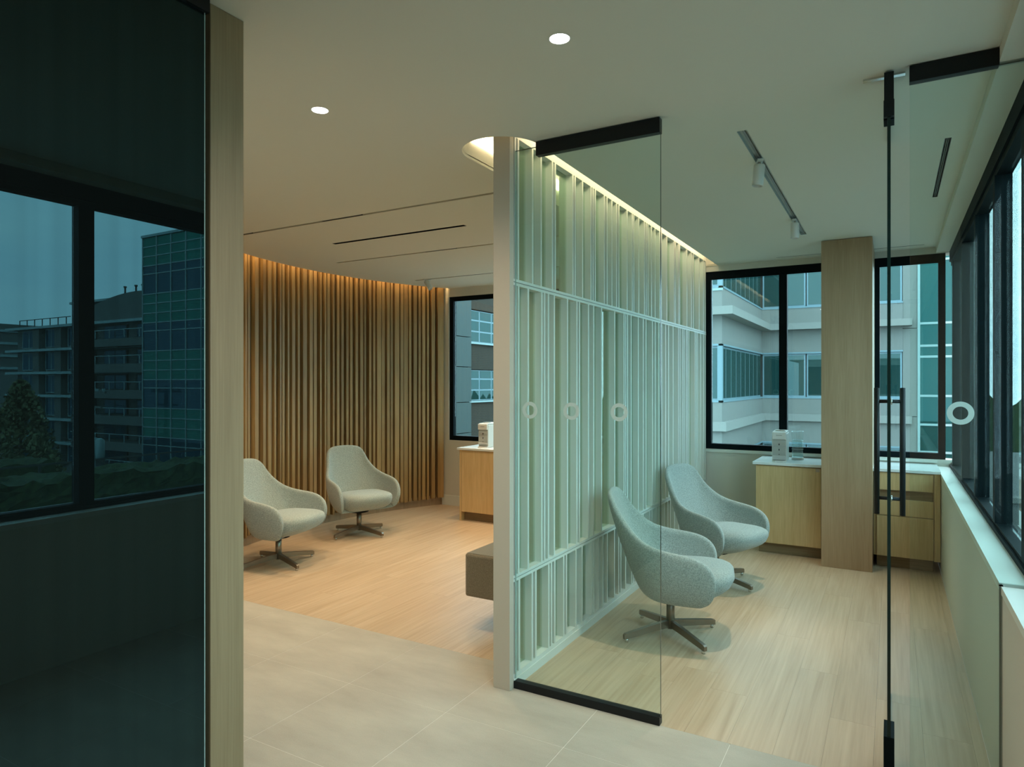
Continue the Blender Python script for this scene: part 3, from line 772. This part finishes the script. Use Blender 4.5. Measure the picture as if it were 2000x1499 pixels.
for k, (s_, lb) in enumerate(zip(SLOTS, lbs)):
    t, hx, hy = trough('light_track', *s_, lb, 'track light', TM, .034)
    MB().box(-hx+.01, hx-.01, -.004, .004, .026, .034).build('conductor_rail', M['greyp'], t)
    for x, ln in SP[k]:
        xx = x-(s_[0]+s_[1])/2
        MB().box(xx-ln/2, xx+ln/2, -hy+.003, hy-.003, .002, .03).build('lamp_module', M['black'], t)
        for q in range(3):
            l = bpy.data.objects.new('lens', MB().lathe([(.006, .0), (.006, .003)], n=12).mesh('lens', M['chrome'])); link(l, t); l.location = (xx+(q-1)*ln*.25, 0, 0)
t, hx, hy = trough('air_diffuser', *DIFF[0][:4], DIFF[0][4], 'air vent', M['black'])
t, hx, hy = trough('air_diffuser', *RDIF, 'short wide black slot air diffuser near the side windows', 'air vent', M['black'])
for s_ in (-.004, .004): MB().box(s_-.001, s_+.001, -hy+.004, hy-.004, .004, .03).build('blade', M['greyp'], t)
t, hx, hy = trough('air_diffuser', *BDIF, 'hairline black slot air diffuser above the far right window', 'air vent', M['black'])
TG = plain('track_grey', (.42, .47, .44), .45)
t, hx, hy = trough('light_track', *RTRK, 'recessed grey light track in the right room ceiling holding two spotlights', 'track light', TG, .022)
MB().box(-.006, .006, -hy+.01, hy-.01, .012, .022).build('conductor_rail', M['greyp'], t)
def spot(x, y, z, tilt, az, label, track='X'):
    t = thing('spotlight', label, 'spotlight', (x, y, z), az)
    MB().box(-.016, .016, -.05, .05, -.010, -.001).build('adapter', M['plastic'], t)
    MB().lathe([(.007, -.028), (.007, -.002)], n=12).build('swivel_stem', M['satin'], t, smooth=True)
    o = MB().lathe([(.0, 0), (.030, 0), (.031, -.004), (.031, -.115), (.027, -.118), (.026, -.10), (.0, -.10)], n=28, cap=False).build('lamp_head', M['plastic'], t, (0, 0, -.024), smooth=True)
    o.rotation_euler = (0, tilt, 0)
    l = bpy.data.lights.new('spot_lamp', 'SPOT'); l.energy = SPOT_W*.9; l.color = (1, .86, .68); l.spot_size = 60*D2R; l.spot_blend = .8; l.shadow_soft_size = .02
    lo = bpy.data.objects.new('lamp', l); link(lo, o); lo.location = (0, 0, -.121)
    return t
spot((RTRK[0]+RTRK[1])/2, 3.93, CZ-.001, .10, .3, 'nearer white cylinder spotlight on the right room ceiling track')
spot((RTRK[0]+RTRK[1])/2, 5.485, CZ-.001, .0, 0, 'farther white cylinder spotlight on the right room ceiling track')
spot(-4.86, 6.4275, CZ-.001, -.65, -.1, 'small tilted white spotlight near the top of the curved slat wall')
# the slots' own lamps: narrow warm beams downwards
for x, y, w, tx, ty in ((-3.85, 3.73, 1.0, .0, .1), (-3.0, 3.73, .9, 0, .1), (-4.85, 3.73, .8, .0, .1), (-3.45, 5.085, 1.1, 0, 0), (-4.35, 5.085, .7, 0, 0), (-4.0, 6.42, 1.0, 0, 0), (-2.7, 6.42, .8, 0, 0)):
    l = bpy.data.lights.new('slot_lamp', 'SPOT'); l.energy = SPOT_W*w; l.color = SPOT_C; l.spot_size = 105*D2R; l.spot_blend = 1; l.shadow_soft_size = .03
    lo = bpy.data.objects.new('lamp', l); lo.location = (x, y, CZ-.004); lo.rotation_euler = (tx, ty, 0); link(lo)
    host = [o for o in COL.objects if o.name.startswith('light_track') and abs(o.location.y-y) < .05][0]
    lo.parent = host; lo.location = Vector((x, y, CZ-.004)) - host.location

# ------------------------------------------------------------------ outside: beige courtyard building
GZ = -3.4
bd = thing('office_building', 'beige rendered building with ledges and window bands across the courtyard', 'building', (-1.6, 30, GZ))
YA = 28.5; XA = -4.60; YB = 21.2
FLz = 3.576
# side wing: the part that steps towards us has its face at x = XA (y from YB to YA) and a front at y = YB
def xb(name, *a): return bx(name, *a, M['stucco'], bd)
ZW0, ZW1 = 1.06, 2.78          # mid window band
ZU0 = ZW0+FLz; ZU1 = ZW1+FLz; ZD1 = ZW1-FLz; ZD0 = ZW0-FLz
def wall_band(z0, z1):
    bx('wall_band', XA, .33, YA, YA+.4, z0, z1, M['stucco'], bd)
    bx('wall_band', -8.5, XA, YB, YA+.4, z0, z1, M['stucco'], bd)
wall_band(GZ, ZD0); wall_band(ZD1, ZW0); wall_band(ZW1, ZU0); wall_band(ZU1, ZU1+2.2)
def band(z0, z1):
    # y-facing windows, far face
    bx('band_back', XA-.4, .33, YA+.18, YA+.3, z0, z1, M['concd'], bd)
    bx('band_back', -8.5, XA-.2, YB+.25, YA+.3, z0, z1, M['concd'], bd)
    n = 6; w = (.33-XA)/n
    for k in range(n):
        x0 = XA+k*w; f = bx('window', x0+.02, x0+w-.02, YA+.06, YA+.12, z0, z1, M['xframe'], bd)
        cut = bpy.data.objects.new('pane', unit(M['xglass'])); link(cut, f); cut.location = (0, -.035, .07); cut.scale = (w-.16, .01, z1-z0-.14)
    n = 9; w = (YA-YB)/n
    for k in range(n):
        y0 = YB+k*w; f = bx('window', XA-.12, XA-.06, y0+.01, y0+w-.01, z0, z1, M['xframe'], bd)
        cut = bpy.data.objects.new('pane', unit(M['xglass'])); link(cut, f); cut.location = (.035, 0, .07); cut.scale = (.01, w-.10, z1-z0-.14)
    for k in range(3):
        x0 = XA-1.25*(k+1); f = bx('window', x0+.03, x0+1.22, YB+.06, YB+.12, z0, z1, M['xframe'], bd)
        cut = bpy.data.objects.new('pane', unit(M['xglass'])); link(cut, f); cut.location = (0, -.035, .07); cut.scale = (1.05, .01, z1-z0-.14)
    bx('corner_post', XA-.14, XA+.01, YB-.01, YB+.14, z0, z1, M['xframe'], bd)
    for z in (z0-.05, z1):
        bx('window_trim', XA, .34, YA-.02, YA+.1, z, z+.06, M['xframe'], bd)
        bx('window_trim', XA-.1, XA+.02, YB-.02, YA, z, z+.06, M['xframe'], bd)
        bx('window_trim', -9, XA+.02, YB-.02, YB+.1, z, z+.06, M['xframe'], bd)
for z0, z1 in ((ZD0, ZD1), (ZW0, ZW1), (ZU0, ZU1)): band(z0, z1)
for z0, z1, pr in ((3.72, 3.97, .40), (.12, .40, .16)):
    bx('ledge', XA+pr, .62, YA-pr, YA+.01, z0, z1, M['ledge'], bd)
    bx('ledge', XA-.01, XA+pr, YB-pr, YA+.01, z0, z1, M['ledge'], bd)
    bx('ledge', -8.5, XA-.01, YB-pr, YB+.01, z0, z1, M['ledge'], bd)
bx('parapet_band', -9, XA+.03, YB-.03, YB+.02, 4.50, 4.58, M['mull'], bd)
# recessed beige return and teal curtain wall at the right
for z0, z1 in ((GZ, .37), (.39, 3.62), (3.64, 9.5)):
    bx('return_wall', .33, .80, YA+.05, YA+.6, z0, z1, M['stucco'], bd)
cw = thing('curtain_wall', 'narrow teal glass facade strip seen through the window at the far right corner', 'building', (2.2, 28.6, GZ))
zz = [GZ, -.9, .10, 1.15, 2.58, 2.98, 3.80, 6.10, 9.5]
for a_, b_ in zip(zz, zz[1:]):
    bx('pane', .86, 2.2, YA+.1, YA+.16, a_+.04, b_-.04, M['teal'], cw)
    bx('transom', .80, 2.2, YA+.06, YA+.16, b_-.04, b_+.04, M['mull'], cw)
bx('edge_mullion', .80, .88, YA, YA+.1, GZ, 9.5, M['mull'], cw)
tr = thing('terrace_curb', 'long pale ledge running towards the teal facade beyond the window', 'ledge', (2.3, 16, GZ))
bx('cap', 2.05, 2.55, 8.2, 28.4, GZ, GZ+.35, M['ledge'], tr)
# brick building beyond the left far window
bb = thing('brick_building', 'brown brick building with grid windows seen through the left far window', 'building', (-25, 34, GZ))
XD = -21.0
def fc(name, y0, y1, z0, z1, m, dx=0): return bx(name, XD-3, XD+dx, y0, y1, z0, z1, m, bb)
M['teal2'] = plain('grey_green_panel', (.035, .056, .053), .6)
for z0, z1 in ((GZ, -1.19), (-1.15, .53), (.57, 2.51), (2.55, 4.20), (4.24, 9.5)):
    fc('metal_panel', 28.6, 31.65, z0, z1, M['teal2'] if 'teal2' in M else M['mull'], .25)
for z0, z1 in ((GZ, .58), (2.42, 3.95), (5.9, 9.5)): fc('brick_wall', 31.65, 44, z0, z1, M['brick'])
for z0, z1, rows in ((.62, 2.38, (1.22, 1.86)), (4.0, 5.85, (4.63, 5.27))):
    fc('window_back', 31.65, 44, z0, z1, M['concd'], -.35)
    for k in range(8):
        y0 = 31.7+k*1.35
        edges = (z0,)+rows+(z1,)
        for a_, b_ in zip(edges, edges[1:]):
            f = bx('window', XD-.2, XD-.1, y0, y0+1.33, a_, b_, M['xframe'], bb)
            p_ = bpy.data.objects.new('pane', unit(M['xglass'])); link(p_, f); p_.location = (.06, 0, .05); p_.scale = (.01, 1.20, b_-a_-.09)
    bx('window_ledge', XD-.1, XD+.12, 31.65, 44, z0-.12, z0-.02, M['mull'], bb)
# ------------------------------------------------------------------ outside: what the dark glass mirrors
tw = thing('glass_tower', 'green glass tower with a grid of mullions, mirrored in the dark glass', 'building', (29, 30, -14))
XT0, XT1, YT = 20.0, 37.5, 25.0
bx('core', XT0+.1, XT1-.1, YT+.12, YT+14, -14, 10.7, M['concd'], tw)
rows = []; z = 10.8
k = 0
while z > -13:
    for h_, m_ in ((.60, 'green'), (.60, 'green'), (.60, 'green'), (.52, 'navy'), (1.26, 'navy')):
        rows.append((z-h_, z, m_)); z -= h_
tw_n = 12; cwid = (XT1-XT0)/tw_n
for z0, z1, m_ in rows:
    if z1 < -8: continue
    for c in range(tw_n):
        x1 = XT1-c*cwid; piece('panel', x1-cwid+.03, x1-.03, YT+.04, YT+.12, z0+.03, z1-.03, M[m_], tw)
    piece('transom', XT0, XT1, YT, YT+.1, z0-.03, z0+.03, M['mull'], tw)
for c in range(tw_n+1):
    x = XT1-c*cwid; piece('mullion', x-.035, x+.035, YT-.02, YT+.1, -14, 10.8, M['mull'], tw)
bx('roof_cap', XT0-.1, XT1+.1, YT-.05, YT+14, 10.8, 10.95, M['mull'], tw)
bx('side_wall', XT1-.1, XT1, YT+.1, YT+14, -14, 10.8, M['mull'], tw)
ap = thing('apartment_building', 'grey apartment block with balconies, mirrored in the dark glass', 'building', (88, 52, -9))
AX0, AX1, AY = 60.0, 104.0, 46.0; TOPZ = 9.0; FH = 3.05
bx('body', AX0, AX1, AY+1.2, AY+16, -14, TOPZ, M['conc'], ap)
for f_ in range(6):
    zt_ = TOPZ-f_*FH; zb_ = zt_-FH
    bx('floor_slab', AX0-.3, AX1+.4, AY-.2, AY+1.3, zt_-.05, zt_+.28, M['ledge2'] if 'ledge2' in M else M['mull'], ap)
    xs = AX1-2
    k = 0
    while xs > 86:
        w_ = (3.6, 3.0, 4.2)[k % 3]
        f = piece('window', xs-w_, xs, AY+.9, AY+1.25, zb_+.5, zt_-.1, M['mull'], ap)
        for q in range(2):
            p_ = bpy.data.objects.new('pane', unit(M['navy'])); link(p_, f); p_.scale = (.42, .1, .92); p_.location = (-.24+.48*q, -.52, .04)
        bx('wall_pier', xs-w_-2.1, xs-w_-.5, AY+.3, AY+1.2, zb_+.28, zt_-.05, M['conc'], ap)
        xs -= w_+2.6; k += 1
    # balcony bay
    bx('balcony', AX0, 84.5, AY-1.6, AY+1.2, zb_+.0, zb_+1.0 if f_ else zb_+.9, M['conc'], ap)
    bx('balcony_rail', AX0, 84.5, AY-1.65, AY-1.58, zb_+1.9, zb_+1.97, M['mull'], ap)
    for x in range(61, 85, 3): piece('rail_post', x, x+.08, AY-1.66, AY-1.58, zb_+1.0, zb_+1.95, M['mull'], ap)
    for x in (64, 70, 77):
        f = piece('balcony_window', x, x+5, AY+1.0, AY+1.25, zb_+1.0, zt_-.2, M['concd'], ap)
        for q in range(2):
            p_ = bpy.data.objects.new('pane', unit(M['navy'])); link(p_, f); p_.scale = (.44, .1, .9); p_.location = (-.24+.48*q, -.52, .05)
# curved penthouse roof and rooftop units
b = MB(); n = 24; pr = []
for k in range(n+1):
    u = k/n; pr.append((64+24*u, TOPZ+.3+3.3*math.sin(math.pi*(.08+.72*(1-u)))))
lo_ = [b.bm.verts.new((x, AY+.5, TOPZ)) for x, z in pr]; hi_ = [b.bm.verts.new((x, AY+.5, z)) for x, z in pr]
lo2 = [b.bm.verts.new((x, AY+12, TOPZ)) for x, z in pr]; hi2 = [b.bm.verts.new((x, AY+12, z)) for x, z in pr]
for i in range(n):
    b.bm.faces.new((lo_[i], lo_[i+1], hi_[i+1], hi_[i])); b.bm.faces.new((hi_[i], hi_[i+1], hi2[i+1], hi2[i])); b.bm.faces.new((lo2[i], hi2[i], hi2[i+1], lo2[i+1]))
b.bm.faces.new((lo_[0], hi_[0], hi2[0], lo2[0])); b.bm.faces.new((lo_[-1], lo2[-1], hi2[-1], hi_[-1]))
pa = ap.location; b.build('curved_roof', M['conc'], ap, tuple(-c for c in pa))
bx('penthouse', 74, 92, AY+4, AY+12, TOPZ, TOPZ+3.4, M['concd'], ap); bx('penthouse_roof', 73, 94, AY+3, AY+13, TOPZ+3.4, TOPZ+3.7, M['mull'], ap)
bx('rooftop_unit', 70, 76, AY+5, AY+9, TOPZ+3.6, TOPZ+5.3, M['concd'], ap); bx('rooftop_unit', 77, 80, AY+5, AY+9, TOPZ+3.6, TOPZ+5.1, M['conc'], ap)
for x in (82, 83.5, 86): MB().lathe([(.12, 0), (.12, 1.9), (.2, 1.9), (.2, 2.1)], n=10).build('chimney_flue', M['concd'], ap, (x-pa.x, AY+6-pa.y, TOPZ+3.6-pa.z))
for x in range(89, 102, 2): piece('rail_post', x, x+.07, AY+.1, AY+.2, TOPZ+.28, TOPZ+1.25, M['concd'], ap)
piece('roof_rail', 88, 101, AY+.1, AY+.2, TOPZ+1.2, TOPZ+1.28, M['concd'], ap)
sl = thing('distant_tower', 'thin pale tower far behind the mirrored apartment block', 'building', (188, 78, -14))
bx('shaft', 182, 196, 72, 86, -14, 16, M['conc'], sl)
for k in range(9): bx('floor_slab', 181.6, 196.4, 71.6, 86, -10+3*k, -9.4+3*k, M['mull'], sl)
bx('office_slab', 110, 140, 60, 70, -14, 3.5, M['conc'], tag(thing('white_office_block', 'pale low office block beside the mirrored apartment block', 'building', (125, 65, -14)), None)) 
# grounds
gr = bx('ground', -120, 300, -60, 260, -14.2, -14.0, M['asph']); st(gr)
pod = bx('podium_roof', -60, 21, 8, 60, -6.0, GZ, M['roofm']); tag(pod, 'grey gravel podium roof outside between the buildings', 'roof')
pod2 = bx('podium_roof', .64, 21, -30, 7.99, -6.0, -2.6, M['roofm']); tag(pod2, 'pale gravel roof just below the side windows', 'roof')
def hedge(name, x0, x1, y0, y1, z0, z1, label):
    bm = bmesh.new(); nx, ny, nz_ = 6, max(8, int((y1-y0)/.28)), 9
    rr = random.Random(int(x0*10))
    cols = {}
    def V(i, j, k):
        key = (i, j, k)
        if key not in cols:
            dz = rr.uniform(-.09, .09); cols[key] = bm.verts.new((x0+(x1-x0)*i/nx+rr.uniform(-.07, .07), y0+(y1-y0)*j/ny+rr.uniform(-.06, .06), z0+(z1-z0)*k/nz_+(dz if k else 0)))
        return cols[key]
    for j in range(ny):
        for k in range(nz_):
            bm.faces.new((V(0, j, k), V(0, j, k+1), V(0, j+1, k+1), V(0, j+1, k))); bm.faces.new((V(nx, j, k), V(nx, j+1, k), V(nx, j+1, k+1), V(nx, j, k+1)))
        for i in range(nx): bm.faces.new((V(i, j, nz_), V(i+1, j, nz_), V(i+1, j+1, nz_), V(i, j+1, nz_)))
    for i in range(nx):
        for k in range(nz_):
            bm.faces.new((V(i, 0, k), V(i+1, 0, k), V(i+1, 0, k+1), V(i, 0, k+1))); bm.faces.new((V(i, ny, k), V(i, ny, k+1), V(i+1, ny, k+1), V(i+1, ny, k)))
    bmesh.ops.recalc_face_normals(bm, faces=bm.faces)
    me = bpy.data.meshes.new(name); bm.to_mesh(me); bm.free(); me.materials.append(M['hedge'])
    o = bpy.data.objects.new(name, me); link(o); return tag(o, label, 'hedge')
hedge('clipped_hedge', 15.4, 17.4, 2, 26, -2.6, -.95, 'long clipped green hedge nearest the windows, mirrored in the dark glass')
hedge('clipped_hedge', 26, 28, 4, 14.4, -6, -1.55, 'second darker hedge farther off behind a railing, mirrored in the dark glass')
vb = bx('roof_hatch', 13.6, 15.1, 8.4, 9.7, -2.6, -1.72, M['ledge']); tag(vb, 'white flat-topped roof hatch in front of the mirrored hedge', 'roof hatch')
rl = thing('roof_railing', 'dark roof-edge railing between the two mirrored hedges', 'railing', (20, 14, -2.6))
for y in range(3, 26, 2): piece('post', 20, 20.06, y, y+.06, -3.4, -1.0, M['concd'], rl)
for z in (-1.05, -1.6): piece('rail', 20, 20.05, 2, 26, z, z+.06, M['concd'], rl)
def tree(x, y, z0, h, r, label, conic=True, n=2600, seed=1):
    t = thing('leafy_tree', label, 'tree', (x, y, z0)); rr = random.Random(seed)
    MB().lathe([(.18, 0), (.12, h*.5), (.04, h*.93)], n=10).build('trunk', M['bark'], t, smooth=True)
    b = MB()
    for k in range(14):
        a_ = rr.uniform(0, 6.28); z = h*rr.uniform(.2, .8); L = r*.75*(1-z/h+.1)
        p0 = Vector((0, 0, z)); p1 = Vector((math.cos(a_)*L, math.sin(a_)*L, z+L*.9)); d_ = Vector((-math.sin(a_), math.cos(a_), 0))*.03
        v = [b.bm.verts.new(q) for q in (p0-d_, p0+d_, p1+d_*.3, p1-d_*.3)]; b.bm.faces.new(v)
        d_ = Vector((0, 0, .03)); v = [b.bm.verts.new(q) for q in (p0-d_, p0+d_, p1+d_*.3, p1-d_*.3)]; b.bm.faces.new(v)
    b.build('branches', M['bark'], t)
    b = MB()
    for k in range(n):
        u = rr.random()**.8; z = h*(.14+.86*u); R_ = r*(math.sin(math.pi*min(1, .12+.88*(1-u)))**.7 if not conic else (1-u)**.75+.05)
        a_ = rr.uniform(0, 6.283); q = R_*rr.random()**.45
        c = Vector((math.cos(a_)*q, math.sin(a_)*q, z)); s_ = rr.uniform(.10, .22)
        ax = Vector((rr.gauss(0, 1), rr.gauss(0, 1), rr.gauss(0, 1))).normalized(); bx_ = ax.orthogonal().normalized()*s_; by_ = ax.cross(bx_)
        b.bm.faces.new([b.bm.verts.new(c+p_) for p_ in (bx_, by_*.7, -bx_, -by_*.7)])
    o = b.build('foliage', M['tree'], t); o['kind'] = 'stuff'
    return t
tree(46.5, 22.2, -12, 13.8, 3.9, 'conical olive-brown tree in front of the mirrored apartments', n=5200, seed=2)
tree(34, 17.5, -10, 9.0, 2.6, 'thin bare-looking tree left of the conical tree in the mirrored view', n=900, seed=5)
tree(46, 33.5, -12, 10.4, 2.8, 'small round tree beside the mirrored glass tower', False, n=2500, seed=4)
pl = thing('utility_pole', 'utility pole with grey transformers mirrored in front of the apartments', 'utility pole', (38.9, 22.6, -12))
MB().lathe([(.16, 0), (.12, 13.4)], n=12).build('pole', M['bark'], pl, smooth=True)
for z, L in ((13.0, 1.6), (12.1, 1.2)): MB().box(-L, L, -.06, .06, z, z+.12).build('cross_arm', M['conc'], pl)
for sx in (-.45, .1, .65): MB().lathe([(.24, 9.0), (.26, 9.1), (.26, 10.1), (.1, 10.25)], (sx, .3), n=14).build('transformer', M['mull'], pl, smooth=True)
for sx in (-1.4, -.7, .7, 1.4): MB().lathe([(.09, 13.12), (.09, 13.28)], (sx, 0), n=10).build('insulator', M['mull'], pl)
# far bank of trees and a low parapet seen through the side windows
tl = thing('distant_treeline', 'dark blurred line of distant trees seen through the side windows', 'trees', (20, 150, -14))
b = MB(); rr = random.Random(9); prev_ = None
for k in range(90):
    x = -5+k*1.0; z = 12.5+rr.uniform(-1.6, 1.6)
    cur = [b.bm.verts.new(p_) for p_ in ((x-20, 0, 0), (x-20, 2, z*.6), (x-20, 4, z), (x-20, 9, z*.7), (x-20, 10, 0))]
    if prev_:
        for i in range(4): b.bm.faces.new((prev_[i], cur[i], cur[i+1], prev_[i+1]))
    prev_ = cur
b.build('canopy', M['hedge'], tl)['kind'] = 'stuff'
pw = thing('terrace_parapet', 'low parapet with a white cap on the roof beyond the side windows', 'parapet', (8.5, 24, -3.4))
bx('wall', 3.0, 15, 23.9, 24.2, -3.4, -1.85, M['stucco'], pw); bx('cap', 3.0, 15, 23.8, 24.3, -1.85, -1.70, M['ledge'], pw)
bpy.context.view_layer.update()
